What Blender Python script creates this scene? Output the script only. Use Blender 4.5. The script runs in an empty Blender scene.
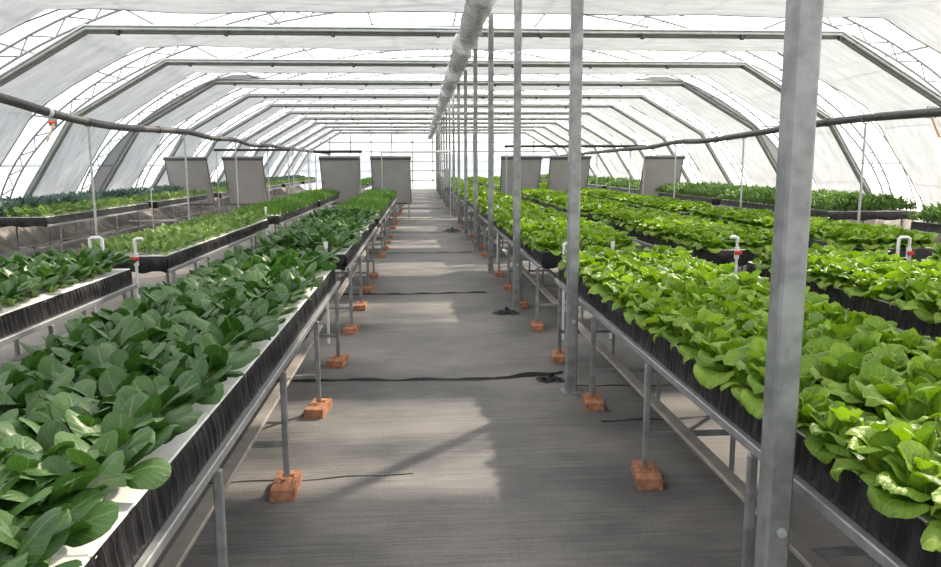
import bpy, math, random
import numpy as np
from mathutils import Matrix, Vector

PI = math.pi
R = random.Random(7)
sc = bpy.context.scene
col = sc.collection

# ------------------------------------------------------------------ camera
CAM_H, YAW, PITCH, ROLL = 1.5, .0648, .1525, .0032
cam_d = bpy.data.cameras.new('camera')
cam_d.sensor_width = 36
cam_d.lens = 770.7 / 941 * 36
cam_d.clip_start = .05
cam_d.clip_end = 600
cam = bpy.data.objects.new('camera', cam_d)
col.objects.link(cam)
cam.matrix_world = (Matrix.Translation((0, 0, CAM_H)) @ Matrix.Rotation(-YAW, 4, 'Z')
                    @ Matrix.Rotation(PI / 2 - PITCH, 4, 'X') @ Matrix.Rotation(-ROLL, 4, 'Z'))
sc.camera = cam

# ------------------------------------------------------------------ world, sun, exposure
w = bpy.data.worlds.new('hazy_sky')
sc.world = w
w.use_nodes = True
bg = w.node_tree.nodes['Background']
bg.inputs[0].default_value = (.90, .95, 1.0, 1)
bg.inputs[1].default_value = 1.55

SUN_AZ, SUN_EL = math.radians(42), math.radians(37)
sd = bpy.data.lights.new('sun', 'SUN')
sd.energy = 11.0
sd.angle = math.radians(1.6)
sd.color = (1.0, .875, .72)
sun = bpy.data.objects.new('sun', sd)
col.objects.link(sun)
to_sun = Vector((math.sin(SUN_AZ) * math.cos(SUN_EL), math.cos(SUN_AZ) * math.cos(SUN_EL), math.sin(SUN_EL)))
sun.rotation_euler = to_sun.to_track_quat('Z', 'Y').to_euler()
sun.location = to_sun * 60

vs = sc.view_settings
vs.view_transform = 'Standard'
vs.look = 'None'
vs.exposure = .57
vs.gamma = 1
vs.use_curve_mapping = False
sc.cycles.max_bounces = 12
sc.cycles.diffuse_bounces = 5
sc.cycles.transmission_bounces = 8
sc.cycles.transparent_max_bounces = 24
sc.cycles.use_denoising = True
sc.cycles.caustics_reflective = False
sc.cycles.caustics_refractive = False


# ------------------------------------------------------------------ material helpers
class NT:
    def __init__(self, name):
        self.m = bpy.data.materials.new(name)
        self.m.use_nodes = True
        self.t = self.m.node_tree
        self.t.nodes.clear()
        self.out = self.n('ShaderNodeOutputMaterial')

    def n(self, typ, **kw):
        nd = self.t.nodes.new(typ)
        for k, v in kw.items():
            setattr(nd, k, v)
        return nd

    def l(self, a, b):
        self.t.links.new(a, b)

    def val(self, sock, v):
        if hasattr(v, 'is_output') or isinstance(v, bpy.types.NodeSocket):
            self.l(v, sock)
        else:
            if isinstance(v, tuple) and len(v) == 3 and sock.type == 'RGBA':
                v = v + (1,)
            sock.default_value = v

    def math(self, op, a, b=0.0, c=None, clamp=False):
        nd = self.n('ShaderNodeMath', operation=op, use_clamp=clamp)
        self.val(nd.inputs[0], a)
        self.val(nd.inputs[1], b)
        if c is not None:
            self.val(nd.inputs[2], c)
        return nd.outputs[0]

    def mix(self, f, a, b):
        nd = self.n('ShaderNodeMix', data_type='RGBA')
        self.val(nd.inputs[0], f)
        self.val(nd.inputs[6], a)
        self.val(nd.inputs[7], b)
        return nd.outputs[2]

    def ramp(self, f, lo, hi):
        nd = self.n('ShaderNodeMapRange')
        nd.interpolation_type = 'SMOOTHSTEP'
        self.val(nd.inputs[0], f)
        nd.inputs[1].default_value = lo
        nd.inputs[2].default_value = hi
        return nd.outputs[0]

    def noise(self, scale, detail=3, vec=None, stretch=None, rough=.5):
        nd = self.n('ShaderNodeTexNoise')
        nd.inputs['Scale'].default_value = scale
        nd.inputs['Detail'].default_value = detail
        nd.inputs['Roughness'].default_value = rough
        if stretch:
            mp = self.n('ShaderNodeMapping')
            mp.inputs['Scale'].default_value = stretch
            self.l(vec, mp.inputs[0])
            vec = mp.outputs[0]
        if vec is not None:
            self.l(vec, nd.inputs['Vector'])
        return nd.outputs['Fac']

    def pos(self):
        return self.n('ShaderNodeNewGeometry').outputs['Position']

    def objco(self):
        return self.n('ShaderNodeTexCoord').outputs['Object']

    def bump(self, h, strength=.3, dist=.01):
        nd = self.n('ShaderNodeBump')
        nd.inputs['Strength'].default_value = strength
        nd.inputs['Distance'].default_value = dist
        self.l(h, nd.inputs['Height'])
        return nd.outputs[0]

    def bsdf(self, color, rough=.5, metal=0., spec=.5, normal=None):
        nd = self.n('ShaderNodeBsdfPrincipled')
        self.val(nd.inputs['Base Color'], color)
        self.val(nd.inputs['Roughness'], rough)
        self.val(nd.inputs['Metallic'], metal)
        nd.inputs['Specular IOR Level'].default_value = spec
        if normal is not None:
            self.l(normal, nd.inputs['Normal'])
        return nd.outputs[0]

    def mixs(self, f, a, b):
        nd = self.n('ShaderNodeMixShader')
        self.val(nd.inputs[0], f)
        self.l(a, nd.inputs[1])
        self.l(b, nd.inputs[2])
        return nd.outputs[0]

    def done(self, s):
        self.l(s, self.out.inputs[0])
        return self.m


def plain(name, color, rough=.5, metal=0., var=.0, scale=8, spec=.5, bump=0.):
    t = NT(name)
    c = color
    nrm = None
    if var or bump:
        f = t.noise(scale, 4, t.objco())
        if var:
            hi = tuple(min(1, x * (1 + var)) for x in color)
            lo = tuple(x * (1 - var) for x in color)
            c = t.mix(t.ramp(f, .3, .7), lo, hi)
        if bump:
            nrm = t.bump(f, bump, .02)
    return t.done(t.bsdf(c, rough, metal, spec, nrm))


def sheet_mat(name, color, transp, transl, rough=.6, streak=None, transp_col=(1, 1, 1)):
    """thin sheet: part of the light goes straight through, part is scattered through, the rest is reflected"""
    t = NT(name)
    c = color
    if streak:
        f = t.noise(streak[0], 4, t.pos(), streak[1], .65)
        lo = tuple(x * streak[2] for x in color)
        c = t.mix(t.ramp(f, .3, .7), lo, color)
    tr = t.n('ShaderNodeBsdfTransparent')
    t.val(tr.inputs[0], transp_col)
    tl = t.n('ShaderNodeBsdfTranslucent')
    t.val(tl.inputs[0], c)
    df = t.n('ShaderNodeBsdfDiffuse')
    t.val(df.inputs[0], c)
    s = t.mixs(transl / max(1e-6, 1 - transp), df.outputs[0], tl.outputs[0])
    s = t.mixs(transp, s, tr.outputs[0])
    return t.done(s)


def leaf_mat(name, dark, light, stem, stem_to=.3, vein=.35, rough=.38, transl=.3, gloss=.45, bscale=30, bstr=.35):
    """v runs from the leaf's foot to its tip, u across it"""
    t = NT(name)
    uv = t.n('ShaderNodeUVMap')
    sp = t.n('ShaderNodeSeparateXYZ')
    t.l(uv.outputs[0], sp.inputs[0])
    u, v = sp.outputs[0], sp.outputs[1]
    au = t.math('ABSOLUTE', t.math('SUBTRACT', u, .5))
    g = t.n('ShaderNodeNewGeometry')
    oi = t.n('ShaderNodeObjectInfo')
    rnd = t.math('FRACT', t.math('ADD', g.outputs['Random Per Island'], oi.outputs['Random']))
    f = t.noise(bscale, 3, t.pos())
    k = t.math('ADD', t.math('MULTIPLY', rnd, .75), t.math('MULTIPLY', f, .35), clamp=True)
    c = t.mix(k, dark, light)
    # side veins slant outward from the midrib
    ph = t.math('SUBTRACT', t.math('MULTIPLY', v, 62.0), t.math('MULTIPLY', au, 42.0))
    sv = t.ramp(t.math('SINE', ph), .75, 1.0)
    mid = t.math('SUBTRACT', 1.0, t.ramp(au, .012, .05))
    vn = t.math('MAXIMUM', mid, t.math('MULTIPLY', sv, .45))
    c = t.mix(t.math('MULTIPLY', vn, vein), c, stem)
    st = t.math('SUBTRACT', 1.0, t.ramp(v, stem_to - .08, stem_to + .08))
    c = t.mix(st, c, stem)
    h = t.math('ADD', t.math('MULTIPLY', vn, -.5), f)
    nrm = t.bump(h, bstr, .008)
    p = t.bsdf(c, rough, 0, gloss, nrm)
    tl = t.n('ShaderNodeBsdfTranslucent')
    hs = t.n('ShaderNodeHueSaturation')
    hs.inputs['Saturation'].default_value = 1.15
    hs.inputs['Value'].default_value = 1.5
    t.l(c, hs.inputs['Color'])
    t.l(hs.outputs[0], tl.inputs[0])
    return t.done(t.mixs(transl, p, tl.outputs[0]))


M = {}
M['galv'] = plain('galvanised_steel', (.25, .26, .265), .45, .35, .25, 14)
M['galv_pale'] = plain('pale_galvanised_steel', (.45, .48, .48), .45, .35, .12, 10)
M['rail'] = plain('bench_rail_steel', (.33, .335, .345), .38, .5, .15, 20)
M['beam'] = plain('lower_beam_steel', (.36, .33, .30), .5, .25, .15, 9)
M['bar'] = plain('ceiling_bar_steel', (.40, .43, .425), .5, .3, .12, 6)
M['rod'] = plain('thin_steel_rod', (.22, .23, .235), .5, .3)
M['hose'] = plain('black_hose', (.045, .047, .05), .5, 0, .3, 20, .4, .4)
M['pvc'] = plain('white_pvc', (.68, .69, .68), .4)
M['red'] = plain('red_plastic', (.52, .04, .03), .4)
M['black'] = plain('black_plastic', (.02, .02, .022), .5)
M['board'] = plain('white_foam_board', (.86, .87, .86), .65, 0, .05, 12)
M['brick'] = plain('fired_brick', (.36, .17, .10), .9, 0, .28, 26, .2, .6)
M['panel'] = plain('grey_panel', (.40, .39, .39), .6, 0, .05, 3)
M['panel_dark'] = plain('dark_panel_edge', (.11, .115, .115), .5)
M['box'] = plain('grey_painted_steel', (.30, .31, .32), .5)
M['wood'] = plain('pale_wood', (.55, .42, .28), .7)
M['skirt'] = plain('earth_stained_skirt', (.20, .175, .15), .9, 0, .35, 3, .3, .5)
M['hem'] = plain('dark_curtain_hem', (.22, .23, .23), .8)
M['seam'] = plain('black_cloth_edge', (.018, .018, .019), .75, 0, .4, 30)
M['earth'] = plain('dry_earth', (.42, .38, .33), .95, 0, .2, .6)

# black pond-liner film with creases
t = NT('black_liner_film')
f = t.noise(9, 4, t.pos(), (1.2, 3.2, 1.0))
M['liner'] = t.done(t.bsdf(t.mix(t.ramp(f, .35, .7), (.007, .007, .008), (.026, .026, .029)), .42, 0, .35, t.bump(f, .6, .02)))

# ground cloth: black woven sheet, ribbed across the aisle, with settled dust
t = NT('dusty_ground_cloth')
p = t.pos()
big = t.noise(1.1, 4, p, (.8, 1.0, 1.0), .6)
rib = t.noise(5.5, 3, p, (.35, 9.0, 1.0), .6)
fine = t.noise(70, 3, p, None, .7)
d = t.math('ADD', t.math('MULTIPLY', big, .9), t.math('ADD', t.math('MULTIPLY', rib, .42), t.math('MULTIPLY', fine, .30)))
d = t.ramp(d, .56, 1.08)
c = t.mix(d, (.058, .060, .063), (.220, .207, .195))
spx = t.n('ShaderNodeSeparateXYZ')
t.l(p, spx.inputs[0])
side = t.math('MAXIMUM', t.ramp(t.math('MULTIPLY', spx.outputs[0], -1.0), 3.0, 3.6), t.ramp(spx.outputs[0], 5.0, 5.5))
c = t.mix(side, c, t.mix(d, (.16, .14, .125), (.34, .30, .265)))
hgt = t.math('ADD', t.math('MULTIPLY', rib, .8), t.math('MULTIPLY', fine, .35))
M['floor'] = t.done(t.bsdf(c, t.math('ADD', .62, t.math('MULTIPLY', d, .25)), 0, .35, t.bump(hgt, .5, .012)))

M['film'] = sheet_mat('greenhouse_film', (.95, .96, .97), .42, .50)
M['film_end'] = sheet_mat('end_wall_film', (.86, .90, .96), .15, .60)
M['film_low'] = sheet_mat('pale_blue_twin_wall_sheet', (.74, .78, .83), .05, .62)
M['cloth'] = sheet_mat('white_shade_cloth', (.67, .70, .745), .03, .205, streak=(1.2, (1.0, 5.0, 2.0), .78))
M['net'] = sheet_mat('dark_shade_net', (.07, .075, .08), .08, .07)
M['rollfilm'] = sheet_mat('rolled_plastic', (.84, .85, .88), .0, .40, streak=(4.0, (2.5, 3.5, 3.0), .55))

M['pak'] = leaf_mat('pak_choi_leaf', (.016, .060, .010), (.064, .140, .034), (.30, .42, .14), .34, .24, .40, .22, .45, 30, .35)
M['young'] = leaf_mat('young_green_leaf', (.085, .16, .038), (.21, .31, .09), (.46, .54, .30), .28, .22, .5, .28, .3, 30, .3)
M['kale'] = leaf_mat('blue_green_leaf', (.060, .110, .090), (.17, .245, .215), (.28, .38, .30), .25, .2, .55, .15, .35, 30, .3)
M['lettuce'] = leaf_mat('lettuce_leaf', (.080, .175, .016), (.285, .43, .060), (.36, .50, .14), .08, .12, .47, .28, .32, 44, .9)
M['fine'] = leaf_mat('fine_grass_leaf', (.045, .11, .018), (.11, .22, .038), (.16, .28, .06), .05, .05, .55, .26, .25, 30, .2)
M['bush'] = leaf_mat('small_bushy_leaf', (.060, .13, .030), (.16, .27, .075), (.20, .32, .09), .05, .05, .52, .26, .3, 30, .2)


# ------------------------------------------------------------------ mesh helpers
class MB:
    def __init__(self):
        self.v, self.f, self.s = [], [], []

    def add(self, vs_, fs, smooth=False):
        o = len(self.v)
        self.v += [tuple(x) for x in vs_]
        self.f += [tuple(i + o for i in q) for q in fs]
        self.s += [smooth] * len(fs)
        return self

    def box(self, x0, x1, y0, y1, z0, z1, b=0.):
        if b <= 0:
            vs_ = [(x, y, z) for x in (x0, x1) for y in (y0, y1) for z in (z0, z1)]
            return self.add(vs_, [(0, 1, 3, 2), (4, 6, 7, 5), (0, 4, 5, 1), (2, 3, 7, 6), (0, 2, 6, 4), (1, 5, 7, 3)])
        ring = lambda i, z: [(x0 + i + b, y0 + i, z), (x1 - i - b, y0 + i, z), (x1 - i, y0 + i + b, z), (x1 - i, y1 - i - b, z),
                             (x1 - i - b, y1 - i, z), (x0 + i + b, y1 - i, z), (x0 + i, y1 - i - b, z), (x0 + i, y0 + i + b, z)]
        vs_ = ring(b * .7, z0) + ring(0, z0 + b) + ring(0, z1 - b) + ring(b * .7, z1)
        fs = [tuple(range(7, -1, -1)), tuple(range(24, 32))]
        for k in range(3):
            for i in range(8):
                j = (i + 1) % 8
                fs.append((k * 8 + i, k * 8 + j, k * 8 + 8 + j, k * 8 + 8 + i))
        return self.add(vs_, fs)

    def tube(self, pts, r, n=8, smooth=True, cap=True, square=False):
        pts = [Vector(p) for p in pts]
        vs_, fs = [], []
        rs = r if isinstance(r, (list, tuple)) else [r] * len(pts)
        up0 = None
        for i, p in enumerate(pts):
            a = pts[max(0, i - 1)]
            b = pts[min(len(pts) - 1, i + 1)]
            d = (b - a).normalized()
            if up0 is None:
                up0 = Vector((0, 0, 1)) if abs(d.z) < .9 else Vector((0, 1, 0))
            s = d.cross(up0)
            if s.length < 1e-4:
                s = d.cross(Vector((1, 0, 0)))
            s.normalize()
            u = s.cross(d).normalized()
            if not square:
                up0 = u
            for k in range(n):
                if square:
                    an = 2 * PI * k / n + PI / n
                    cx, cy = math.cos(an), math.sin(an)
                    m_ = max(abs(cx), abs(cy))
                    cx, cy = cx / m_, cy / m_
                    if n == 8:
                        cx, cy = [(1, .72), (.72, 1), (-.72, 1), (-1, .72), (-1, -.72), (-.72, -1), (.72, -1), (1, -.72)][k]
                else:
                    an = 2 * PI * k / n
                    cx, cy = math.cos(an), math.sin(an)
                vs_.append(p + s * (cx * rs[i]) + u * (cy * rs[i]))
        for i in range(len(pts) - 1):
            for k in range(n):
                j = (k + 1) % n
                fs.append((i * n + k, i * n + j, (i + 1) * n + j, (i + 1) * n + k))
        self.add(vs_, fs, smooth)
        if cap:
            L = (len(pts) - 1) * n
            self.add(vs_[:n], [tuple(range(n - 1, -1, -1))])
            self.add(vs_[L:], [tuple(range(n))])
        return self

    def mesh(self, name, mat):
        me = bpy.data.meshes.new(name)
        me.from_pydata(self.v, [], self.f)
        if any(self.s):
            me.polygons.foreach_set('use_smooth', self.s)
        me.materials.append(mat)
        me.update()
        return me


def link(name, data, parent=None, loc=None, rot=None, scale=None):
    o = bpy.data.objects.new(name, data)
    col.objects.link(o)
    if parent is not None:
        o.parent = parent
    if loc is not None:
        o.location = loc
    if rot is not None:
        o.rotation_euler = rot
    if scale is not None:
        o.scale = (scale,) * 3 if not isinstance(scale, tuple) else scale
    return o


def part(name, mb, mat, parent=None, **kw):
    return link(name, mb.mesh(name, M[mat] if isinstance(mat, str) else mat), parent, **kw)


def tag(o, label, cat, group=None, kind=None):
    o['label'] = label
    o['category'] = cat
    if group:
        o['group'] = group
    if kind:
        o['kind'] = kind
    return o


def struct(o):
    o['kind'] = 'structure'
    return o


def thing(name, label, cat, loc=(0, 0, 0), group=None):
    return tag(link(name, None, None, loc), label, cat, group)


# ------------------------------------------------------------------ the shell
CX = .85                       # middle of the house
Y_FRONT, Y_BACK = -8.0, 50.0
FR0, FRS = 11.93, 3.594        # frame 0 and frame spacing
frames = [FR0 + FRS * n for n in range(-5, 11)]


def arch_pt(a, b, th):
    return (CX + a * math.cos(th), b * math.sin(th))


def arch_path(a, b, n):
    return [arch_pt(a, b, PI - PI * i / n) for i in range(n + 1)]


POLY = [(-8.82, 0.02), (-8.45, .95), (-7.5, 2.42), (-5.65, 3.49), (5.65, 3.49), (7.5, 2.42), (8.45, .95), (8.82, 0.02)]
POLY = [(CX + x, z) for x, z in POLY]

# ground outside, floor
g = MB().add([(-150, -150, -.03), (150, -150, -.03), (150, 200, -.03), (-150, 200, -.03)], [(0, 1, 2, 3)])
o = struct(part('ground', g, 'earth'))
g = MB().box(CX - 9.25, CX + 9.25, Y_FRONT, Y_BACK, -.028, 0)
floor = struct(part('floor', g, 'floor'))

# folds and overlapped edges of the ground cloth (run across the aisle)
for (x0, x1, y, wd, h, sd_) in [(-1.05, 1.02, 5.30, .045, .022, 1), (-.95, .78, 9.0, .07, .02, 2), (-1.6, -.05, 3.60, .02, .006, 3),
                                (-1.3, .9, 13.3, .06, .015, 4), (-1.3, .9, 17.2, .06, .015, 5), (-1.3, .9, 22.0, .07, .015, 6),
                                (-1.3, .9, 27.0, .07, .015, 7), (1.0, 2.4, 5.05, .03, .008, 8), (1.05, 2.5, 4.35, .03, .01, 9),
                                (-1.3, .9, 33.0, .08, .015, 10)]:
    rr = random.Random(sd_)
    n = 60
    vs_, fs = [], []
    ph = rr.random() * 9
    for i in range(n + 1):
        tt = i / n
        x = x0 + (x1 - x0) * tt
        yy = y + .025 * math.sin(tt * 5 + ph) + .01 * math.sin(tt * 23 + ph) + rr.uniform(-.004, .004) + (.10 * max(0, tt - .8) / .2 if sd_ == 1 else 0)
        ww = wd * (.55 + .45 * math.sin(tt * 11 + ph) ** 2)
        hh = h * (.5 + .5 * math.sin(tt * 17 + ph * 2) ** 2) * (1.6 if (sd_ == 1 and tt > .75) else 1)
        vs_ += [(x, yy - ww * .5, .001), (x, yy - ww * .2, hh), (x, yy + ww * .1, hh * .7), (x, yy + ww * .5, .001)]
        if i < n:
            for k in range(3):
                a = i * 4 + k
                fs.append((a, a + 4, a + 5, a + 1))
    part('cloth_seam', MB().add(vs_, fs, True), 'seam', floor)

# outer film on the arches
nA = 64
pa = arch_path(9.25, 4.88, nA)
ys = [Y_FRONT + (Y_BACK - Y_FRONT) * i / 16 for i in range(17)]
g = MB()
g.add([(x, y, z) for y in ys for x, z in pa],
      [(j * (nA + 1) + i, j * (nA + 1) + i + 1, (j + 1) * (nA + 1) + i + 1, (j + 1) * (nA + 1) + i) for j in range(16) for i in range(nA)], True)
ceiling = struct(part('ceiling', g, 'film'))
for i in range(15):
    th = PI * (.035 + .93 * i / 14)
    x, z = arch_pt(9.19, 4.83, th)
    part('purlin', MB().tube([(x, Y_FRONT, z), (x, Y_BACK, z)], .021, 6), 'rod', ceiling)
for k, fy in enumerate(frames):
    for dy in (-.62,):
        part('hoop', MB().tube([(x, fy + dy, z) for x, z in arch_path(9.16, 4.80, 40)], .014, 5), 'rod', ceiling)


# low earth-stained skirts along both sides
for k, s in enumerate((-1, 1)):
    g = MB()
    n = 60
    vs_, fs = [], []
    for i in range(n + 1):
        yy = Y_FRONT + (Y_BACK - Y_FRONT) * i / n
        q = .03 * math.sin(i * 1.7) + .02 * math.sin(i * 3.1 + s)
        vs_ += [(CX + s * 8.15, yy, .0), (CX + s * (8.35 + q), yy, .14 + q), (CX + s * 8.62, yy, .50 + q), (CX + s * 8.72, yy, .0)]
        if i < n:
            for j in range(3):
                a = i * 4 + j
                fs.append((a, a + 4, a + 5, a + 1))
    struct(part('trim_%d' % (k + 1), MB().add(vs_, fs, True), 'skirt'))


# end walls
def end_wall(name, y, mat):
    g = MB()
    pts = [(x, z) for x, z in arch_path(9.2, 4.84, 48)]
    cuts = [p for p in pts]
    vs_ = [(x, y, z) for x, z in cuts] + [(CX, y, 0)]
    g.add(vs_, [(i, i + 1, len(cuts)) for i in range(len(cuts) - 1)])
    return struct(part(name, g, mat))


wb = end_wall('wall_back', Y_BACK, 'film_end')
wf = end_wall('wall_front', Y_FRONT, 'film_end')


def arch_z(x, a=9.1, b=4.76):
    q = 1 - ((x - CX) / a) ** 2
    return b * math.sqrt(max(0, q))


for i in range(13):
    x = CX - 7.8 + 1.3 * i
    part('stud', MB().tube([(x, Y_BACK - .05, 0), (x, Y_BACK - .05, arch_z(x))], .045, 4, False), 'rod', wb)
for z in (.55, 1.15, 1.75, 2.35, 2.95, 3.5):
    hw = 9.1 * math.sqrt(max(0, 1 - (z / 4.76) ** 2))
    part('wall_rail', MB().tube([(CX - hw, Y_BACK - .07, z), (CX + hw, Y_BACK - .07, z)], .045, 4, False), 'rod', wb)
for x0, x1 in ((-7.4, -4.3), (-4.2, -1.4), (1.6, 4.6), (4.7, 8.6)):
    part('sheet', MB().box(x0, x1, Y_BACK - .16, Y_BACK - .14, .05, 2.2), 'film_low', wb)


# ------------------------------------------------------------------ roof arches with lattice and inner bars
def make_arch(y, idx):
    r = thing('roof_arch', '', 'roof arch', (CX, y, 0), 'lattice roof arches')
    def loc(pts):
        return [(x - CX, dy, z) for x, dy, z in pts]
    seg = 56
    oc = arch_path(9.10, 4.78, seg)
    ic = arch_path(8.93, 4.57, seg)
    part('outer_chord', MB().tube(loc([(x, 0, z) for x, z in oc]), .021, 6), 'rod', r)
    part('inner_chord', MB().tube(loc([(x, 0, z) for x, z in ic]), .021, 6), 'rod', r)
    web = []
    nW = 74
    for i in range(nW + 1):
        th = PI - PI * (.01 + .98 * i / nW)
        a, b = (9.10, 4.78) if i % 2 == 0 else (8.93, 4.57)
        x, z = arch_pt(a, b, th)
        web.append((x, 0, z))
    g = MB()
    for a, b in zip(web[:-1], web[1:]):
        g.tube(loc([a, b]), .012, 4, False, False)
    part('lattice_rod', g, 'rod', r)
    part('inner_bar', MB().tube(loc([(x, .0, z) for x, z in POLY]), .040, 8, False, True, True), 'bar', r)
    part('batten', MB().tube(loc([(x, -.055, z + .018) for x, z in POLY]), .018, 6), 'galv_pale', r)
    part('bunched_hem', MB().tube(loc([(x, .075, z - .035) for x, z in POLY]), .048, 6), 'hem', r)
    for i in range(8):
        x = CX - 5.2 + 1.55 * i - (.3 if idx % 2 else 0)
        part('clip', MB().box(x - CX - .025, x - CX + .025, -.03, .03, 3.38, 3.46, .006), 'black', r)
    return r


A_LABEL = {0: 'grey lattice roof arch, dark ceiling bar'}
arches = []
a0 = make_arch(frames[0], 0)
arches.append(a0)
for k, fy in enumerate(frames[1:], 1):
    c_ = a0.copy()
    col.objects.link(c_)
    c_.location = (CX, fy, 0)
    for ch in list(a0.children):
        d_ = ch.copy()
        col.objects.link(d_)
        d_.parent = c_
    arches.append(c_)
for k, a_ in enumerate(arches):
    a_['label'] = 'steel lattice roof arch with dark flat ceiling bar and slanting sides'
arches[7]['label'] = 'steel roof arch whose corners are filled with dark netting'

# dark netting between bar and arch on one frame
fy = frames[7]
for s in (-1, 1):
    a_in = [(abs(x - CX), z) for x, z in arch_path(8.90, 4.54, 60) if x > CX + .001 and abs(x - CX) > 4.4]
    po = [(8.82, .02), (8.45, .95), (7.5, 2.42), (5.65, 3.49), (4.4, 3.53)]
    outer = sorted(a_in)
    outer = [q for q in outer if q[0] <= 8.9]
    def poly_z(x):
        for (xa, za), (xb, zb) in zip(po[:-1], po[1:]):
            if xb <= x <= xa:
                return za + (zb - za) * (xa - x) / (xa - xb)
        return 0
    vs_, fs = [], []
    for i, (x, z) in enumerate(outer):
        zp = min(poly_z(x), z)
        taper = min(1, max(0, (x - 4.4) / 1.2))
        zz = zp + (z - zp) * taper
        vs_ += [(s * x, -.10, zp), (s * x, -.10, zz)]
        if i:
            fs.append((2 * i - 2, 2 * i, 2 * i + 1, 2 * i - 1))
    part('corner_net', MB().add(vs_, fs), 'net', arches[7])


# ------------------------------------------------------------------ shade curtains
def curtain(y0, y1, seed):
    rr = random.Random(seed)
    path = []
    for (xa, za), (xb, zb) in zip(POLY[:-1], POLY[1:]):
        L = math.hypot(xb - xa, zb - za)
        n = max(2, int(L / .16))
        for i in range(n):
            path.append((xa + (xb - xa) * i / n, za + (zb - za) * i / n))
    path.append(POLY[-1])
    nY = 14
    vs_, fs = [], []
    ph = [rr.random() * 6.3 for _ in range(6)]
    for j in range(nY + 1):
        tt = j / nY
        for i, (x, z) in enumerate(path):
            s_ = i * .16
            flat = 1 if abs(x - CX) < 5.4 else .5
            wr = .012 * math.sin(s_ * 3.1 + ph[0] + 4 * tt) + .010 * math.sin(s_ * 1.3 + ph[1] - 9 * tt) + .009 * math.sin(22 * tt + ph[2] + .6 * math.sin(s_ * .7))
            edge = (.06 * math.sin(s_ * .9 + ph[3]) + .03 * math.sin(s_ * 2.7 + ph[4])) * tt ** 3
            sag = -.06 * math.sin(PI * tt) * flat
            nx, nz = (0, 1)
            if abs(x - CX) > 5.65:
                nx, nz = (-(x - CX) / abs(x - CX) * -.6, .8)
            off = wr + .02
            vs_.append((x + nx * off, y0 + (y1 - y0) * tt + edge, max(.03, z + nz * off + sag)))
    m = len(path)
    for j in range(nY):
        for i in range(m - 1):
            a = j * m + i
            fs.append((a, a + 1, a + m + 1, a + m))
    r = part('shade_curtain', MB().add(vs_, fs, True), 'cloth')
    edge_pts = vs_[nY * m:]
    part('hem_rod', MB().tube(edge_pts[::3] + [edge_pts[-1]], .012, 5), 'rod', r)
    return r


for k, fy in enumerate(frames):
    y0 = fy + .05
    y1 = fy + (.68 if k == 4 else .585) * FRS
    if y1 > Y_BACK:
        y1 = Y_BACK - .1
    c_ = curtain(y0, y1, 100 + k)
    tag(c_, 'wide white shade curtain drawn from one ceiling bar part-way to the next', 'curtain', 'white shade curtains under the roof')

# ------------------------------------------------------------------ posts
POST_X, POST0, POSTS = .99, 2.0, 2.94


def post_mesh():
    g = MB()
    g.box(-.036, .036, -.036, .036, 0, arch_z(POST_X), .008)
    return g.mesh('tube', M['galv'])


pm = post_mesh()
pl = MB().box(-.06, .06, -.06, .06, 0, .006, .002).mesh('base_plate', M['galv'])
gb = MB()
gb.tube([(0, -.036, 0), (0, -.044, 0)], .014, 12, False)
gb.tube([(0, -.044, 0), (0, -.050, 0)], .008, 6, False)
bm_ = gb.mesh('bolt', M['galv_pale'])
pcount = 0
y = POST0
while y < Y_BACK - 1:
    lab = 'square galvanised steel post in the row beside the central aisle'
    if pcount == 0:
        lab = 'thick scuffed galvanised post with a bolt low on its face, beside the lettuce bed'
    elif pcount == 1:
        lab = 'galvanised post with black cloth bunched at its foot, beside a brick'
    r = thing('steel_post', lab, 'post', (POST_X, y, 0), 'steel posts along the aisle')
    link('tube', pm, r)
    link('base_plate', pl, r)
    if pcount < 6:
        link('bolt', bm_, r, (.006, 0, .482))
        link('bolt', bm_, r, (.0, 0, 2.6))
    y += POSTS
    pcount += 1


def black_bunch(x, y, s, seed):
    rr = random.Random(seed)
    g = MB()
    n, m = 14, 10
    vs_, fs = [], []
    for j in range(m + 1):
        for i in range(n + 1):
            u, v = i / n - .5, j / m - .5
            d_ = math.hypot(u, v) * 2
            h = max(0, 1 - d_) * .09 * s + .03 * s * max(0, 1 - d_ * .9) * math.sin(u * 26 + v * 9 + rr.random() * 1.2) + .003
            vs_.append((u * .42 * s + .02 * math.sin(v * 15), v * .30 * s + .02 * math.sin(u * 13), max(.002, h)))
    for j in range(m):
        for i in range(n):
            a = j * (n + 1) + i
            fs.append((a, a + 1, a + n + 2, a + n + 1))
    g.add(vs_, fs, True)
    return part('bunched_cloth', g, 'seam', None, loc=(x, y, 0))


tag(black_bunch(.90, 5.22, .4, 1), 'black ground cloth bunched up beside a steel post and a brick', 'cloth')
tag(black_bunch(.86, 7.70, .6, 2), 'crumpled black cloth at the foot of the steel post beyond the bench gap', 'cloth')
tag(black_bunch(.72, 17.6, 1.0, 3), 'small heap of black hose and cloth far down the aisle by the posts', 'cloth')

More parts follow.
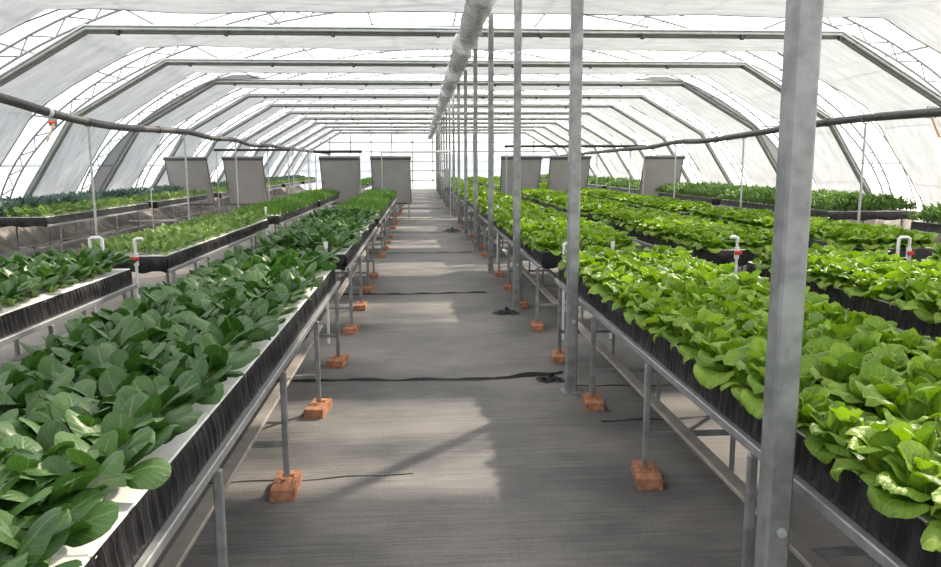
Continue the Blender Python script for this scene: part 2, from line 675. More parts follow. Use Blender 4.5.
# ------------------------------------------------------------------ rolled curtain along the middle of the roof
g = MB()
n = 420
pts = []
vs_, fs = [], []
nk = 16
rr = random.Random(5)
for i in range(n + 1):
    yy = Y_FRONT + .3 + (Y_BACK - Y_FRONT - .8) * i / n
    sag = -.05 * abs(math.sin((yy - FR0) / FRS * PI))
    for k in range(nk):
        an = 2 * PI * k / nk
        rad = .135 + .014 * math.sin(3 * an + yy * 2.1) + .012 * math.sin(5 * an - yy * 5.3) + .013 * math.sin(yy * 3.7 + an) + .010 * math.sin(yy * 11.3 + 2 * an) + .008 * math.sin(yy * 17.9 - 4 * an) + rr.uniform(-.010, .010)
        vs_.append((.67 + rad * math.cos(an), yy, 3.255 + sag + rad * math.sin(an) * 1.05))
for i in range(n):
    for k in range(nk):
        j = (k + 1) % nk
        fs.append((i * nk + k, i * nk + j, (i + 1) * nk + j, (i + 1) * nk + k))
g.add(vs_, fs, True)
roll = tag(part('rolled_film', g, 'rollfilm'), 'long wrinkled roll of white plastic film hung under the ceiling bars', 'plastic roll')
for fy in frames:
    ring = [(.67 + .165 * math.cos(a), fy, 3.265 + .165 * math.sin(a)) for a in [2 * PI * q / 14 for q in range(15)]]
    part('tie', MB().tube(ring, .005, 5), 'galv_pale', roll)
    part('hanger', MB().tube([(.67, fy, 3.42), (.67, fy, 3.45)], .006, 5), 'galv_pale', roll)


# ------------------------------------------------------------------ overhead hoses and their rods
def spline(pts, n):
    out = []
    P_ = [pts[0]] + pts + [pts[-1]]
    for i in range(1, len(P_) - 2):
        p0, p1, p2, p3 = [Vector(q) for q in P_[i - 1:i + 3]]
        for k in range(n):
            t_ = k / n
            out.append(.5 * ((2 * p1) + (-p0 + p2) * t_ + (2 * p0 - 5 * p1 + 4 * p2 - p3) * t_ ** 2 + (-p0 + 3 * p1 - 3 * p2 + p3) * t_ ** 3))
    out.append(Vector(pts[-1]))
    return out


HL = [(-4.3, 3, 2.30), (-4.3, 6.5, 2.30), (-4.3, 8.43, 2.20), (-4.28, 9.4, 2.12), (-4.3, 10.54, 2.072), (-4.33, 12.0, 2.062), (-4.3, 14.7, 2.125),
      (-4.27, 16.5, 2.07), (-4.3, 18.65, 2.10), (-4.32, 20.6, 2.03), (-4.2, 22.6, 2.06), (-4.25, 26.6, 2.05), (-4.3, 30.6, 2.06), (-4.3, 38, 2.06)]
HR = [(5.8, 3, 2.04), (5.8, 6, 2.02), (5.8, 8.41, 2.067), (5.8, 9.87, 2.088), (5.82, 11.5, 2.075), (5.8, 13.68, 2.016), (5.78, 15.6, 1.97), (5.8, 17.39, 2.0),
      (5.82, 19.4, 1.93), (5.8, 21.2, 1.925), (5.75, 25, 1.90), (5.7, 29, 1.86), (5.6, 34, 1.83), (5.4, 38, 1.86)]
rods = {-1: [(-4.3, 6.4, 2.25), (-4.3, 10.54, 2.02), (-4.3, 14.7, 2.07), (-4.3, 18.65, 2.05), (-4.2, 22.0, 2.0), (-4.25, 26.6, 2.0), (-4.3, 30.6, 2.0), (-4.3, 37.6, 2.0)],
        1: [(5.8, 5.9, 1.97), (5.8, 9.87, 2.03), (5.8, 13.68, 1.96), (5.8, 17.39, 1.94), (5.8, 21.2, 1.87), (5.75, 25, 1.85), (5.7, 29, 1.80), (5.42, 37.6, 1.8)]}
for s, pts in ((-1, HL), (1, HR)):
    r = part('overhead_hose', MB().tube(spline(pts, 8), .052, 12), 'hose')
    tag(r, 'sagging thick black hose held on rods beside the %s' % ('blue-green crop and tilted boards' if s < 0 else 'dense dark green crop'), 'hose')
    for cy in ((9.45, 13.2, 17.0, 21.4) if s < 0 else (10.9, 15.0, 19.2)):
        sp_ = spline(pts, 8)
        q = min(sp_, key=lambda a: abs(a.y - cy))
        part('coupling', MB().tube([(q.x, q.y - .045, q.z), (q.x, q.y + .045, q.z)], .060, 12), 'black' if cy != 9.45 else 'pvc', r)
    for (x, y, z) in rods[s]:
        q = thing('hose_rod', 'slim steel rod standing on the floor, holding the black hose by the %s' % ('blue-green crop' if s < 0 else 'bushy dark crop'),
                  'rod', (x, y, 0), 'rods under the black hoses')
        part('rod', MB().tube([(0, 0, 0), (0, 0, z)], .017, 8), 'galv_pale', q)
        hook = [(.062 * math.sin(a), 0, z + .055 - .066 * math.cos(a)) for a in [-1.7 + 3.4 * k / 8 for k in range(9)]]
        part('hook', MB().tube(hook, .009, 6), 'galv', q)
        part('foot', MB().box(-.05, .05, -.05, .05, 0, .008, .003), 'galv', q)

# ------------------------------------------------------------------ growing beds
BEDS = {'L1': (-.67, -1, .75), 'L2': (-2.23, -1, .75), 'L3': (-5.80, -1, 1.2), 'R1': (1.10, 1, .86), 'R2': (2.64, 1, .75), 'R3': (4.10, 1, .75), 'R4': (6.75, 1, 1.5)}
SEG = {'a': (.6, 6.05), 'b': (6.9, 11.5), 'c': (12.4, 17.0), 'd': (17.55, 21.6), 'e': (23.1, 27.7), 'f': (28.5, 33.1), 'g': (34.0, 38.6), 'h': (39.5, 44.0)}
TOP = .72
HAVE = {'L1': 'abcdefgh', 'L2': 'abcdefgh', 'L3': 'cdefgh', 'R1': 'abcdefgh', 'R2': 'abcdefgh', 'R3': 'abcdefgh', 'R4': 'bcdefgh'}
CROP = {'L1': dict(a='pak choi', b='pak choi', c='fine grassy greens', d='fine grassy greens'),
        'L2': dict(a='pak choi', b='young pale greens', c='fine grassy greens', d='fine grassy greens')}
CROP_TXT = {}
brick_list = []


def seg_range(bed, s):
    y0, y1 = SEG[s]
    if bed == 'R4' and s == 'b':
        return (5.4, 10.2)
    return y0, y1


def make_bed(bed, s, label):
    xe, sg, wd = BEDS[bed]
    y0, y1 = seg_range(bed, s)
    L = y1 - y0
    near = s in 'ab' and bed in ('L1', 'L2', 'R1', 'R2')
    far = s in 'efgh'
    r = thing('growing_bed', label, 'growing bed', (xe + sg * wd / 2, y0, 0), 'raised growing beds')
    h = wd / 2
    aisle = -sg * h                   # local x of the aisle-side edge
    # black film trough, pleated sides
    step = .0125 if near else (.05 if not far else .3)
    n = int(L / step)
    rr = random.Random(hash((bed, s)) % 1000 if False else ord(bed[0]) * 7 + int(bed[1]) * 31 + ord(s))
    g = MB()
    for sx in (-1, 1):
        vs_, fs = [], []
        zz = [TOP - .004, TOP - .03, .66, .612, .60]
        for i in range(n + 1):
            yy = L * i / n
            pl_ = (.005 * math.sin(i * PI * .5 + .8 * math.sin(yy * 3)) + rr.uniform(-.003, .003)) if near else rr.uniform(-.006, .006)
            bel = .010 * math.sin(yy * 4.1 + sx) * .5
            for k, z in enumerate(zz):
                am = (0, .7, 1, .5, 0)[k]
                vs_.append((sx * (h - .004 + (.72 - z) * .09 + am * (pl_ + bel)), yy, z))
        for i in range(n):
            for k in range(4):
                a = i * 5 + k
                q = (a, a + 5, a + 6, a + 1)
                fs.append(q if sx > 0 else q[::-1])
        g.add(vs_, fs, not near)
    for yy, d_ in ((0, -1), (L, 1)):
        vs_, fs = [], []
        m = 18
        for i in range(m + 1):
            x = -h + .004 + (wd - .008) * i / m
            for k, z in enumerate([TOP - .004, .69, .64, .59, .575]):
                vs_.append((x, yy + d_ * ((0, .8, 1, .6, .2)[k] * rr.uniform(.0, .022)), z - (.012 * math.sin(i * 1.1) if k > 2 else 0)))
        for i in range(m):
            for k in range(4):
                a = i * 5 + k
                q = (a, a + 1, a + 6, a + 5)
                fs.append(q if d_ > 0 else q[::-1])
        g.add(vs_, fs, True)
    g.add([(-h, 0, .60), (h, 0, .60), (h, L, .60), (-h, L, .60)], [(3, 2, 1, 0)])
    part('black_liner', g, 'liner', r)
    # white foam boards
    nb = max(1, round(L / .92))
    bl = L / nb
    if bl not in board_cache:
        board_cache[(bl, wd)] = MB().box(-h + .006, h - .006, .002, bl - .002, TOP - .022, TOP, .004).mesh('foam_board', M['board'])
    for i in range(nb):
        link('foam_board', board_cache[(bl, wd)], r, (0, bl * i, 0))
    # steel frame
    for sx in (-1, 1):
        part('rail', MB().box(sx * h + (.008 if sx > 0 else -.032), sx * h + (.032 if sx > 0 else -.008), -.02, L + .02, .566, .600, .004), 'rail', r)
    if far and bed not in ('L1', 'R1'):
        legs = [.1, L / 2, L - .1]
    else:
        k0 = math.ceil((y0 - 1.17) / 1.16 - .02)
        legs = [1.17 + 1.16 * k - y0 for k in range(k0, k0 + 6) if 1.17 + 1.16 * k <= y1 + .02]
    ox = -sg * (h + .030)
    for ly in legs:
        for sx in (1, -1):
            lx = sx * (h + .030)
            onb = (bed in ('L1', 'R1', 'L3') and lx * ox > 0)
            z0 = .057 if onb else 0
            part('leg', MB().box(lx - .014, lx + .014, ly - .014, ly + .014, z0, .566, .004), 'galv', r)
            if onb and s in 'abcdef':
                brick_list.append((xe + sg * wd / 2 + lx, y0 + ly, bed, s))
        if not far:
            part('cross_bar', MB().box(min(ox, ox + sg * .48), max(ox, ox + sg * .48), ly - .012, ly + .012, .205, .229, .003), 'galv', r)
            part('short_leg', MB().box(ox + sg * .42 - .010, ox + sg * .42 + .010, ly - .035, ly - .0125, 0, .235, .003), 'galv', r)
            part('top_bar', MB().box(-h + .025, h - .025, ly - .012, ly + .012, .572, .596, .003), 'galv', r)
    if not far:
        for q in (.17, .46):
            cx_ = ox + sg * q
            part('lower_beam', MB().box(cx_ - .03, cx_ + .03, 0, L, .230, .252, .004), 'beam', r)
    return r


board_cache = {}
POSITION = {'L1': 'left of the central aisle', 'R1': 'behind the row of steel posts', 'L2': 'second from the aisle, past the pak choi bed', 'R2': 'second row behind the posts',
            'R3': 'third row behind the posts', 'L3': 'along the slanting side by the blue-green crop', 'R4': 'along the slanting side under the dark bushy crop'}
CROPNAME = {'L1': {'a': 'pak choi', 'b': 'pak choi'}, 'L2': {'a': 'pak choi', 'b': 'young pale greens'}}
ORD = {'a': 'first', 'b': 'second', 'c': 'third', 'd': 'fourth', 'e': 'fifth', 'f': 'sixth', 'g': 'seventh', 'h': 'last'}
WHERE = {'L1': 'bed across the aisle from the posts', 'R1': 'bed beside the steel posts', 'L2': 'bed behind the pak choi row',
         'R2': 'bed one row behind the posts', 'R3': 'bed two rows behind the posts', 'L3': 'bed under the slanting wall curtain', 'R4': 'bed under the slanting wall curtain'}
for bed in BEDS:
    for s in HAVE[bed]:
        crop = 'lettuce'
        if bed == 'L1':
            crop = 'pak choi' if s in 'ab' else 'fine green seedlings'
        elif bed == 'L2':
            crop = {'a': 'pak choi', 'b': 'pale young greens'}.get(s, 'fine green seedlings')
        elif bed == 'L3':
            crop = 'pale and blue-green crop'
        elif bed == 'R4':
            crop = 'bushy dark greens'
        make_bed(bed, s, 'black-lined %s, %s along its row, with %s' % (WHERE[bed], ORD[s], crop))

# bricks under the aisle-side legs
g = MB()
a, b_, h = .0575, .12, .053
o1 = [(-a, -b_), (a, -b_), (a, b_), (-a, b_)]
i1 = [(-a * .55, -b_ * .45), (a * .55, -b_ * .45), (a * .55, b_ * .55), (-a * .55, b_ * .55)]
c_ = .004
vs_ = [(x, y, 0) for x, y in o1] + [(x, y, h - c_) for x, y in o1] + [(x * (1 - c_ / a), y * (1 - c_ / b_), h) for x, y in o1]
vs_ += [(x, y, h) for x, y in i1] + [(x * .8, y * .9, h - .010) for x, y in i1]
fs = [(3, 2, 1, 0), (16, 17, 18, 19)]
for k in (0, 4, 8, 12):
    for i in range(4):
        j = (i + 1) % 4
        fs.append((k + i, k + j, k + 4 + j, k + 4 + i))
g.add(vs_, fs)
brick_me = g.mesh('brick', M['brick'])
half = MB().box(-.0575, .0575, -.06, .06, 0, .05, .004).mesh('brick', M['brick'])
for i, (x, y, bed, s) in enumerate(brick_list):
    rz = R.uniform(-.14, .14)
    px = .045 if bed == 'R1' and abs(((y - .03 - POST0 + POSTS / 2) % POSTS) - POSTS / 2) < .2 else 0
    o = link('brick', brick_me, None, (x + px, y - .03, 0.0), (0, 0, rz), R.uniform(.96, 1.04))
    lab = {'L1': 'orange-red brick under a bench leg across the aisle from the posts', 'R1': 'orange-red brick under a lettuce bench leg beside the steel posts',
           'L3': 'orange-red brick under a leg of the bench by the wall'}[bed]
    tag(o, lab, 'brick', 'bricks under bench legs')
# the legs rest in the brick's hollow
# ------------------------------------------------------------------ white valve pipes in the gaps between beds


def valve(x, y, zb, zt, shape, sg, label, red=True, cross=False):
    r = thing('valve_pipe', label, 'pipe', (x, y, 0), 'white watering pipes at the bed ends')
    part('riser', MB().tube([(0, 0, 0), (0, 0, zt)], .0125, 10), 'pvc', r)
    if shape == 'L':
        part('elbow', MB().tube([(0, 0, zt - .02), (0, 0, zt + .012), (sg * .02, 0, zt + .02), (sg * .065, 0, zt + .018)], .016, 10), 'pvc', r)
    elif shape == 'U':
        part('elbow', MB().tube([(0, 0, zt - .02), (0, 0, zt + .01), (sg * .02, 0, zt + .022), (sg * .085, 0, zt + .022), (sg * .10, 0, zt + .01), (sg * .10, 0, zt - .14)], .0145, 10), 'pvc', r)
    else:
        part('cap', MB().tube([(0, 0, zt - .03), (0, 0, zt + .02)], .018, 10), 'pvc', r)
    if red:
        vb = part('valve_body', MB().tube([(0, 0, zb - .05), (0, 0, zb + .05)], .021, 10), 'pvc', r)
        vh = part('valve_handle', MB().box(-.032, .032, -.038, -.021, zb - .012, zb + .022, .005), 'red', vb)
        vh['label'] = 'red valve handle'
    if cross:
        part('cross_pipe', MB().tube([(-.5, 0, .32), (.5, 0, .32)], .018, 8), 'pvc', r)
    return r


valve(-2.34, 6.47, .74, .89, 'L', 1, 'white valve pipe with red handle at the end of the second bed from the aisle')
valve(-2.70, 6.47, .74, .90, 'U', 1, 'white inverted-U pipe beside the red-handled valve, behind the pak choi', False)
valve(-.79, 6.47, .7, .85, 'C', 1, 'short capped white pipe in the gap of the pak choi bench by the aisle', False)
valve(1.22, 6.47, .7, .82, 'U', 1, 'white inverted-U pipe rising in the lettuce bench gap next to a post', False)
valve(1.64, 6.47, .7, .83, 'C', 1, 'short white pipe stub rising behind lettuce in the bench gap', False)
valve(2.73, 6.47, .74, .86, 'L', -1, 'white valve pipe with red handle before the second lettuce row')
valve(4.28, 6.47, .72, .84, 'U', -1, 'white inverted-U pipe with red handle before the third lettuce row')
valve(-5.83, 17.27, .74, .98, 'L', 1, 'white pipe with low cross pipe in the gap of the bench by the wall', False, True)
for bx, sg in ((-2.35, 1), (1.2, 1), (2.8, -1)):
    valve(bx, 11.95, .74, .86, 'C', sg, 'small white pipe stub in the second gap of a bench row', False)

# ------------------------------------------------------------------ tilted grey boards
PX = [(-7.0, -5.88), (-5.42, -4.36), (-2.77, -1.69), (-1.35, -.26), (2.33, 3.45), (3.72, 4.86), (6.45, 7.58)]
PL = ['above the pale crop by the wall', 'in the side aisle under the black hose', 'above the second bed from the aisle', 'whose edge reaches over the central aisle',
      'above the second lettuce row', 'above the third lettuce row', 'beside the dark bushy crop']
for (x0, x1), ptx in zip(PX, PL):
    wd = x1 - x0
    r = thing('tilted_board', 'flat grey board leaning on a stand, ' + ptx, 'board', ((x0 + x1) / 2, 22.0, 0), 'row of tilted grey boards')
    hw = wd / 2
    zb, zt, yb, yt = .42, 1.70, .62, 0.
    nrm = Vector((0, -(zt - zb), -(yb - yt))).normalized() * .03

    def slab(xa, xb, s0, s1, dn0, dn1):
        def pt(s, d_):
            return (yb + (yt - yb) * s + nrm.y / .03 * d_, zb + (zt - zb) * s + nrm.z / .03 * d_)
        vs_ = []
        for x in (xa, xb):
            for s in (s0, s1):
                for d_ in (dn0, dn1):
                    q = pt(s, d_)
                    vs_.append((x, q[0], q[1]))
        return MB().add(vs_, [(0, 1, 3, 2), (4, 6, 7, 5), (0, 4, 5, 1), (2, 3, 7, 6), (0, 2, 6, 4), (1, 5, 7, 3)])
    part('board', slab(-hw, hw, 0, 1, -.02, .02), 'panel', r)
    part('top_rail', slab(-hw - .03, hw + .03, .975, 1.03, -.05, .05), 'panel_dark', r)
    part('bottom_rail', slab(-hw - .01, hw + .01, -.02, .012, -.03, .03), 'panel_dark', r)
    for sx in (-1, 1):
        part('side_frame', slab(sx * hw - .012, sx * hw + .012, 0, 1, -.03, .026), 'panel_dark', r)
        part('stand_leg', MB().tube([(sx * hw * .9, .30, 0), (sx * hw * .9, .30, 1.08)], .016, 6), 'galv', r)
        part('stand_leg', MB().tube([(sx * hw * .9, .62, 0), (sx * hw * .9, .62, .44)], .016, 6), 'galv', r)

# cross pipes above the boards
for x0, x1, z, mat, rad, lab in [(-5.62, -3.56, 1.93, 'black', .035, 'black horizontal tube above the boards in the side aisle'),
                                 (-2.93, -1.59, 1.88, 'black', .045, 'short black horizontal tube above the second bed board'),
                                 (-1.11, .88, 1.87, 'pvc', .035, 'white horizontal pipe reaching across the aisle to a post'),
                                 (2.38, 6.44, 2.015, 'black', .040, 'long black horizontal tube above the boards behind the lettuce')]:
    r = thing('cross_tube', lab, 'pipe', ((x0 + x1) / 2, 21.85, 0))
    hw = (x1 - x0) / 2
    part('tube', MB().tube([(-hw, 0, z), (hw, 0, z)], rad, 10), mat, r)
    for sx in (-1, 1):
        part('upright', MB().tube([(sx * (hw - .06) if not (mat == 'pvc' and sx > 0) else hw - .02, .0, 0), (sx * (hw - .06) if not (mat == 'pvc' and sx > 0) else hw - .02, .0, z)], .014, 6), 'galv_pale', r)

# grey control cabinet at a post far down the aisle
r = thing('control_cabinet', 'grey steel control cabinet standing among the far posts', 'cabinet', (.99, 28.1, 0))
part('body', MB().box(-.14, .14, -.12, .12, .68, 1.38, .01), 'box', r)
dr = part('door', MB().box(-.125, .125, -.135, -.121, .70, 1.36, .005), 'box', r)
part('handle', MB().box(.08, .10, -.15, -.135, .98, 1.08, .004), 'black', dr)
part('pedestal', MB().box(-.06, .06, -.05, .05, 0, .68, .005), 'galv', r)

# hand winches on the side frames
for x, y, z, s, lab in [(-6.95, 15.40, 2.30, -1, 'small red hand winch with wooden handle below the black hose, on a roof arch'),
                        (8.02, 11.80, 2.25, 1, 'small red winch with wooden handle on the slanting bar above the dark bushy crop')]:
    r = thing('hand_winch', lab, 'winch', (x, y, z))
    part('drum', MB().tube([(-.05, 0, .02), (.05, 0, .02)], .034, 12), 'red', r)
    part('bracket', MB().box(-.08, .08, .03, .06, -.05, .14, .006), 'galv', r)
    part('handle', MB().tube([(-s * .05, -.02, .0), (s * .10, -.05, -.34)], .022, 8), 'wood', r)


# ------------------------------------------------------------------ leaves and plants
def leaf_geo(nu, nv, L, wfun, e0, e1, cup, crumple, ruffle, seed, droop=0., twist=0., roll=0.):
    """spine in the xz plane, outward = +x; e0/e1 elevation of the spine at foot and tip (radians)"""
    rr = random.Random(seed)
    ph = [rr.random() * 6.28 for _ in range(8)]
    xs, zs, es = [0.], [0.], []
    for j in range(nv):
        t_ = (j + .5) / nv
        e = e0 + (e1 - e0) * (t_ ** 1.2) - droop * max(0, t_ - .6) ** 2
        xs.append(xs[-1] + L / nv * math.cos(e))
        zs.append(zs[-1] + L / nv * math.sin(e))
    V, UV = [], []
    for j in range(nv + 1):
        t_ = j / nv
        e = e0 + (e1 - e0) * (t_ ** 1.2) - droop * max(0, t_ - .6) ** 2
        nx, nz = -math.sin(e), math.cos(e)
        wd = wfun(t_)
        for i in range(nu + 1):
            u = i / nu * 2 - 1
            ang = u * cup
            if abs(cup) > 1e-3:
                yy = wd / 2 * math.sin(ang) / cup
                dn = wd / 2 * (1 - math.cos(ang)) / cup
            else:
                yy, dn = wd / 2 * u, 0
            big = min(1, wd / .05)
            dn += crumple * big * (math.sin(9 * t_ + 3 * u + ph[0]) + .8 * math.sin(17 * t_ - 6 * u + ph[1]) + .6 * math.sin(11 * u + 13 * t_ + ph[2]))
            dn += ruffle * big * abs(u) ** 2.5 * math.sin(9 * t_ + ph[3] + (2 if u > 0 else 0))
            dn -= roll * big * (max(0, abs(u) - .62) ** 2 * 2.2 + max(0, t_ - .78) ** 2 * 5)
            dn -= .004 * big * max(0, 1 - abs(u) * 5)
            sh = twist * t_ * t_ * wd * u
            V.append((xs[j] + nx * dn + .0, yy, zs[j] + nz * dn + sh))
            UV.append((i / nu, t_))
    F = []
    for j in range(nv):
        for i in range(nu):
            a = j * (nu + 1) + i
            F.append((a, a + 1, a + nu + 2, a + nu + 1))
    return np.array(V, dtype=np.float32), np.array(F, dtype=np.int32), np.array(UV, dtype=np.float32)


def np_mesh(name, V, F, UV, mat):
    me = bpy.data.meshes.new(name)
    nV, nF = len(V), len(F)
    me.vertices.add(nV)
    me.vertices.foreach_set('co', V.ravel())
    me.loops.add(nF * 4)
    me.loops.foreach_set('vertex_index', F.ravel())
    me.polygons.add(nF)
    me.polygons.foreach_set('loop_start', np.arange(0, nF * 4, 4, dtype=np.int32))
    me.polygons.foreach_set('use_smooth', np.ones(nF, dtype=bool))
    uvl = me.uv_layers.new(name='UVMap')
    uvl.data.foreach_set('uv', UV[F.ravel()].ravel())
    me.materials.append(M[mat])
    me.update(calc_edges=True)
    me.validate()
    return me


def xf(V, az, tilt, sc_, loc=(0, 0, 0)):
    c, s = math.cos(tilt), math.sin(tilt)
    x = V[:, 0] * c - V[:, 2] * s
    z = V[:, 0] * s + V[:, 2] * c
    y = V[:, 1]
    c, s = math.cos(az), math.sin(az)
    return np.stack([(x * c - y * s) * sc_ + loc[0], (x * s + y * c) * sc_ + loc[1], z * sc_ + loc[2]], 1).astype(np.float32)


def merge(items):
    Vs, Fs, Us, o = [], [], [], 0
    for V, F, U in items:
        Vs.append(V)
        Fs.append(F + o)
        Us.append(U)
        o += len(V)
    return np.concatenate(Vs), np.concatenate(Fs), np.concatenate(Us)


def w_pak(L, blade):
    def f(t_):
        if t_ < .30:
            return .022 - .030 * t_
        s = (t_ - .30) / .70
        b = math.sin(PI * (.03 + .945 * min(1, s) ** 1.05)) ** .50
        if s < .25:
            b *= .35 + .65 * (s / .25)
        return max(.013 * (1 - s), blade * b) + .002
    return f


def w_let(blade):
    def f(t_):
        s = min(1., max(0., t_))
        return .010 + blade * (math.sin(PI * (.05 + .93 * s ** .80)) ** .52)
    return f


def w_grass(wd):
    return lambda t_: wd * (1 - t_) ** .6 + .001


def w_kale(blade):
    return lambda t_: .008 + blade * max(0, math.sin(PI * min(1, max(0, (t_ - .15) / .85)) ** .8)) ** .7


D = math.radians
# each row: how many leaves, azimuth offset, length, blade width, start elevation, end elevation, cup
SPEC = {
    'pak': [(4, 0, .205, .115, D(64), D(-8), -.75), (4, .5, .200, .108, D(76), D(16), -.70), (2, .9, .165, .085, D(84), D(50), .45)],
    'young': [(4, 0, .120, .060, D(62), D(0), -.4), (3, .5, .115, .055, D(75), D(30), -.3)],
    'kale': [(6, 0, .19, .062, D(60), D(-10), -.5), (5, .6, .21, .058, D(78), D(25), .5), (4, .2, .2, .05, D(88), D(60), .6)],
    'lettuce': [(5, 0, .145, .145, D(32), D(-30), .45), (6, .6, .148, .138, D(58), D(24), .9), (5, .2, .135, .118, D(78), D(70), 1.15), (3, .9, .112, .10, D(94), D(112), 1.4)],
}
CR = {'pak': (.0016, .004), 'young': (.001, .003), 'kale': (.003, .012), 'lettuce': (.0030, .0075)}
RES = {'near': {'pak': (6, 12), 'lettuce': (8, 11)}, 'mid': {'pak': (4, 7), 'lettuce': (6, 7), 'young': (2, 5), 'kale': (4, 5)}, 'far': {'pak': (2, 4), 'lettuce': (4, 4), 'young': (2, 3), 'kale': (2, 3)}}


def build_variant(kind, res, seed):
    """list of (V,F,UV,azimuth,tilt,scale,foot offset) leaves"""
    rr = random.Random(seed)
    nu, nv = RES[res][kind]
    out = []
    cr, ru = CR[kind]
    for ri, (cnt, off, L, bl, e0, e1, cup) in enumerate(SPEC[kind]):
        for k in range(cnt):
            Lk = L * rr.uniform(.85, 1.12)
            bk = bl * rr.uniform(.85, 1.12)
            wf_ = {'pak': w_pak(Lk, bk), 'young': w_pak(Lk, bk), 'kale': w_kale(bk), 'lettuce': w_let(bk)}[kind]
            V, F, U = leaf_geo(nu, nv, Lk, wf_, e0 + rr.uniform(-.12, .12), e1 + rr.uniform(-.35, .3), cup * rr.uniform(.6, 1.3), cr, ru, rr.randrange(9999), 0 if kind != 'lettuce' else rr.uniform(.5, 4), rr.uniform(-.35, .35) if kind != 'lettuce' else rr.uniform(-.2, .2), 0 if kind != 'lettuce' else rr.uniform(.01, .06))
            az = 2 * PI * (k + off) / cnt + rr.uniform(-.25, .25)
            out.append((V, F, U, az, rr.uniform(-.06, .06), 1.0, (.010 * math.cos(az), .010 * math.sin(az), 0.0)))
    # nothing reaches below the foot of the plant except overhanging tips
    return out


NVAR = 6
near_leaf = {}
for kind in ('pak', 'lettuce'):
    near_leaf[kind] = []
    for v in range(NVAR):
        ls = []
        for (V, F, U, az, ti, s_, ft) in build_variant(kind, 'near', 40 + v * 13 + len(kind)):
            ls.append((np_mesh('leaf', xf(V, 0, ti, s_), F, U, kind), az, ft))
        near_leaf[kind].append(ls)


def variant_np(kind, res, n, seed0):
    out = []
    for v in range(n):
        out.append(merge([(xf(V, az, ti, s_, ft), F, U) for (V, F, U, az, ti, s_, ft) in build_variant(kind, res, seed0 + 17 * v)]))
    return out


mid_np = {k: variant_np(k, 'mid', 5, 300) for k in ('pak', 'lettuce', 'young', 'kale')}
mid_me = {k: [np_mesh({'pak': 'pak_choi', 'lettuce': 'lettuce', 'young': 'young_green', 'kale': 'leafy_green'}[k], *q, k) for q in mid_np[k]] for k in mid_np}
far_np = {k: variant_np(k, 'far', 5, 500) for k in ('pak', 'lettuce', 'young', 'kale')}


def cam_uv(x, y, z):
    c, s = math.cos(YAW), math.sin(YAW)
    X, Yd = c * x - s * y, s * x + c * y
    Z = z - CAM_H
    c, s = math.cos(PITCH), math.sin(PITCH)
    d_, zz = c * Yd - s * Z, s * Yd + c * Z
    if d_ < .2:
        return None
    return 470.5 + 770.7 * X / d_, 283.5 - 770.7 * zz / d_, d_


def grid_plants(bed, s, rows, dy, jit, x_in=.06, rsel=None, sz=(.85, 1.12)):
    xe, sg, wd = BEDS[bed]
    y0, y1 = seg_range(bed, s)
    out = []
    n = int((y1 - y0 - .12) / dy)
    for i in range(n + 1):
        for q in range(rows):
            if rsel and q not in rsel:
                continue
            x = xe + sg * (x_in + (wd - 2 * x_in) * q / (rows - 1)) + R.uniform(-jit, jit)
            y = y0 + .06 + dy * i + (dy * .5 if q % 2 else 0) + R.uniform(-jit, jit)
            if y > y1 - .04:
                continue
            out.append((x, y, q, bed, s, R.uniform(*sz), R.uniform(0, 2 * PI)))
    return out


def in_view(p_):
    q = cam_uv(p_[0], p_[1], .85)
    return q is not None and -45 < q[0] < 985 and q[1] < 640


def split300(lst, n=300):
    vis = sorted([p_ for p_ in lst if in_view(p_)], key=lambda p_: math.hypot(p_[0], p_[1]))
    top = vis[:n]
    ids = set(id(p_) for p_ in top)
    return top, [p_ for p_ in lst if id(p_) not in ids]


def stuff(name, items, label, cat, mat):
    V, F, U = merge(items)
    o = link(name, np_mesh(name, V, F, U, mat))
    return tag(o, label, cat, None, 'stuff')


def place(kind, name, lst, labels, cat, group, rest_label, n=300, leaf_to=6.2):
    top, rest = split300(lst, n)
    for i, (x, y, q, bed, s, sz, rz) in enumerate(top):
        lab = labels(bed, s, q)
        d_ = math.hypot(x, y)
        tl = (R.uniform(-.10, .10), R.uniform(-.10, .10), rz)
        if kind in near_leaf and y < leaf_to:
            r = thing(name, lab, cat, (x, y, TOP), group)
            r.rotation_euler = tl
            r.scale = (sz,) * 3
            for me, az, ft in near_leaf[kind][(i * 5 + q) % NVAR]:
                link('leaf', me, r, ft, (0, 0, az))
        else:
            r = link(name, mid_me[kind][i % 5], None, (x, y, TOP), tl, sz)
            tag(r, lab, cat, group)
    items = []
    for i, (x, y, q, bed, s, sz, rz) in enumerate(rest):
        V, F, U = (mid_np if y < 9 and kind != 'lettuce' else far_np if y > 12 else mid_np)[kind][i % 5]
        items.append((xf(V, rz, R.uniform(-.1, .1), sz, (x, y, TOP)), F, U))
    if items:
        stuff(name + '_rows', items, rest_label, cat, kind)


# pak choi
lst = []
for bed, s in (('L1', 'a'), ('L2', 'a'), ('L1', 'b')):
    lst += grid_plants(bed, s, 5, .158, .014, .095)


def lab_pak(bed, s, q):
    if bed == 'L1' and s == 'a':
        return 'dark green pak choi at the bare white board edge next to the aisle' if q == 0 else 'dark green pak choi inside the bed that borders the aisle'
    if bed == 'L1':
        return 'pak choi beyond the capped white pipe, in the second aisle-side bed'
    return 'pak choi in the bed that ends at the red-handled valve pipe'


place('pak', 'pak_choi', lst, lab_pak, 'pak choi', 'pak choi plants', 'rows of dark green pak choi further along the aisle-side bed')

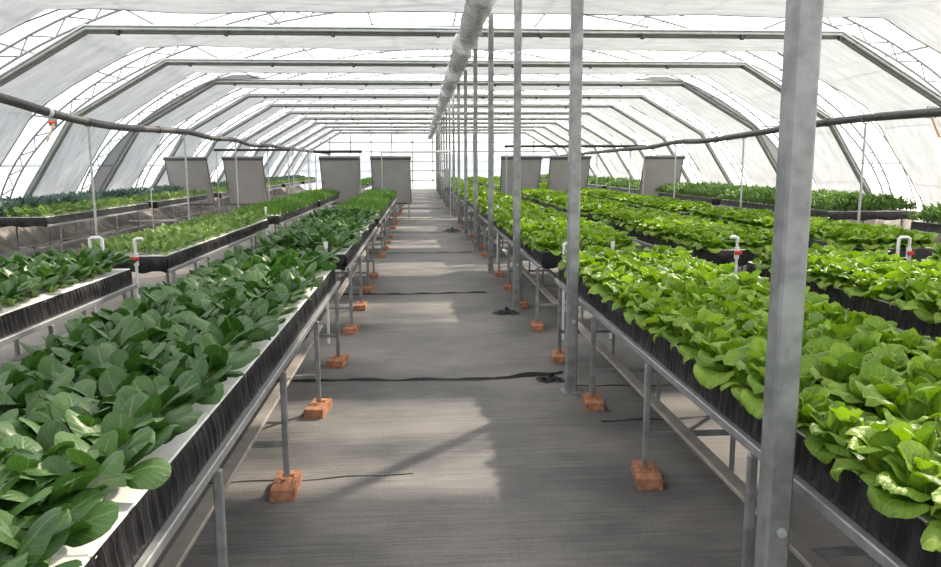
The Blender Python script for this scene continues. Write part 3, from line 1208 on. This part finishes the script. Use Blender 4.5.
# lettuce
lst = []
for bed in ('R1', 'R2', 'R3'):
    for s in 'abcdefgh':
        lst += grid_plants(bed, s, 4, .185, .018, .078, None, (.98, 1.25))
lst = [(x, y, q, b, s_, z * (.80 if b == 'R1' and q == 0 and abs(((y - POST0 + POSTS / 2) % POSTS) - POSTS / 2) < .22 else 1), r_) for (x, y, q, b, s_, z, r_) in lst]


def lab_let(bed, s, q):
    if bed == 'R1':
        if s == 'a':
            return 'bright green butterhead lettuce drooping over the black bed edge beside the posts' if q == 0 else 'bright green butterhead lettuce inside the bed beside the steel posts'
        return 'bright green lettuce in the second bed beside the steel posts'
    if bed == 'R2':
        return 'bright green lettuce in the ' + ('first' if s == 'a' else 'second') + ' bed, one row behind the post-side lettuces'
    return 'bright green lettuce two rows behind the post-side lettuces'


place('lettuce', 'lettuce', lst, lab_let, 'lettuce', 'butterhead lettuces', 'rows of bright green lettuce stretching to the far end of the beds')

# young pale greens
lst = grid_plants('L2', 'b', 6, .125, .02, .05, None, (.9, 1.35))
for s in 'cdefgh':
    lst += grid_plants('L3', s, 9, .13, .02, .05, (0, 1, 2, 3, 4), (1.15, 1.7))


def lab_young(bed, s, q):
    return 'pale green young leafy plant in the white-edged bed past the red-handled valve' if bed == 'L2' else 'pale green young plant in front of the blue-green crop by the wall'


place('young', 'young_green', lst, lab_young, 'leafy green', 'young pale greens', 'rows of pale green young plants along the wall bench')

# blue-green crop
lst = []
for s in 'cdefgh':
    lst += grid_plants('L3', s, 6, .20, .03, .08, (3, 4, 5), (1.05, 1.55))
place('kale', 'leafy_green', lst, lambda b, s, q: 'bluish green broad-leaved plant on the wall bench behind the pale greens', 'leafy green', 'blue-green plants on the wall bench',
      'rows of bluish green plants far along the wall bench', 150)


# fine grassy seedlings and bushy greens: too dense to count
def tufts(spots, kind, seed, blades, L, wd, e, res):
    rr = random.Random(seed)
    vars_ = []
    for v in range(6):
        it = []
        for k in range(blades):
            az = rr.random() * 2 * PI
            wf_ = w_grass(wd) if kind == 'fine' else w_kale(wd)
            V, F, U = leaf_geo(res[0], res[1], L * rr.uniform(.7, 1.2), wf_, e + rr.uniform(-.3, .3), e - rr.uniform(.3, 1.1), 0.3, 0, 0, rr.randrange(999))
            rad = rr.uniform(0, .03)
            it.append((xf(V, az, 0, 1, (rad * math.cos(az), rad * math.sin(az), 0 if kind == 'fine' else rr.uniform(0, .17))), F, U))
        vars_.append(merge(it))
    items = []
    for i, (x, y, z, s_) in enumerate(spots):
        V, F, U = vars_[i % 6]
        items.append((xf(V, rr.random() * 6.28, rr.uniform(-.1, .1), s_, (x, y, z)), F, U))
    return items


def spots(bed, s, dx, dy, over=.05, sz=(.8, 1.2)):
    xe, sg, wd = BEDS[bed]
    y0, y1 = seg_range(bed, s)
    out = []
    nx, ny = int((wd + over) / dx), int((y1 - y0) / dy)
    for i in range(ny + 1):
        for j in range(nx + 1):
            u = j / nx
            x = xe + sg * (-over / 2 + .02 + (wd + over - .04) * u) + R.uniform(-.02, .02)
            y = y0 + (y1 - y0) * i / ny + R.uniform(-.03, .03)
            edge = 1 - .35 * abs(2 * u - 1) ** 4
            if i < 2 or i > ny - 2:
                edge *= .75
            out.append((x, min(y1, max(y0, y)), TOP, R.uniform(*sz) * edge))
    return out


for bed, segs, lab in (('L1', 'cdefgh', 'dense fine green seedlings filling the far aisle-side beds'), ('L2', 'cdefgh', 'dense fine green seedlings filling the far beds past the pale greens')):
    items = []
    for s in segs:
        near = s in 'cd'
        items += tufts(spots(bed, s, .085 if near else .13, .085 if near else .13), 'fine', ord(s) + len(bed), 9, .17, .016, D(72), (1, 3))
    stuff('fine_seedlings', items, lab, 'seedlings', 'fine')
items = []
for s in 'bcdefgh':
    near = s in 'bcd'
    items += tufts(spots('R4', s, .10 if near else .16, .10 if near else .16, .14), 'bush', ord(s), 16, .15, .036, D(60), (2, 3))
stuff('bushy_greens', items, 'dense dark green bushy crop on the bench along the slanting side', 'leafy greens', 'bush')
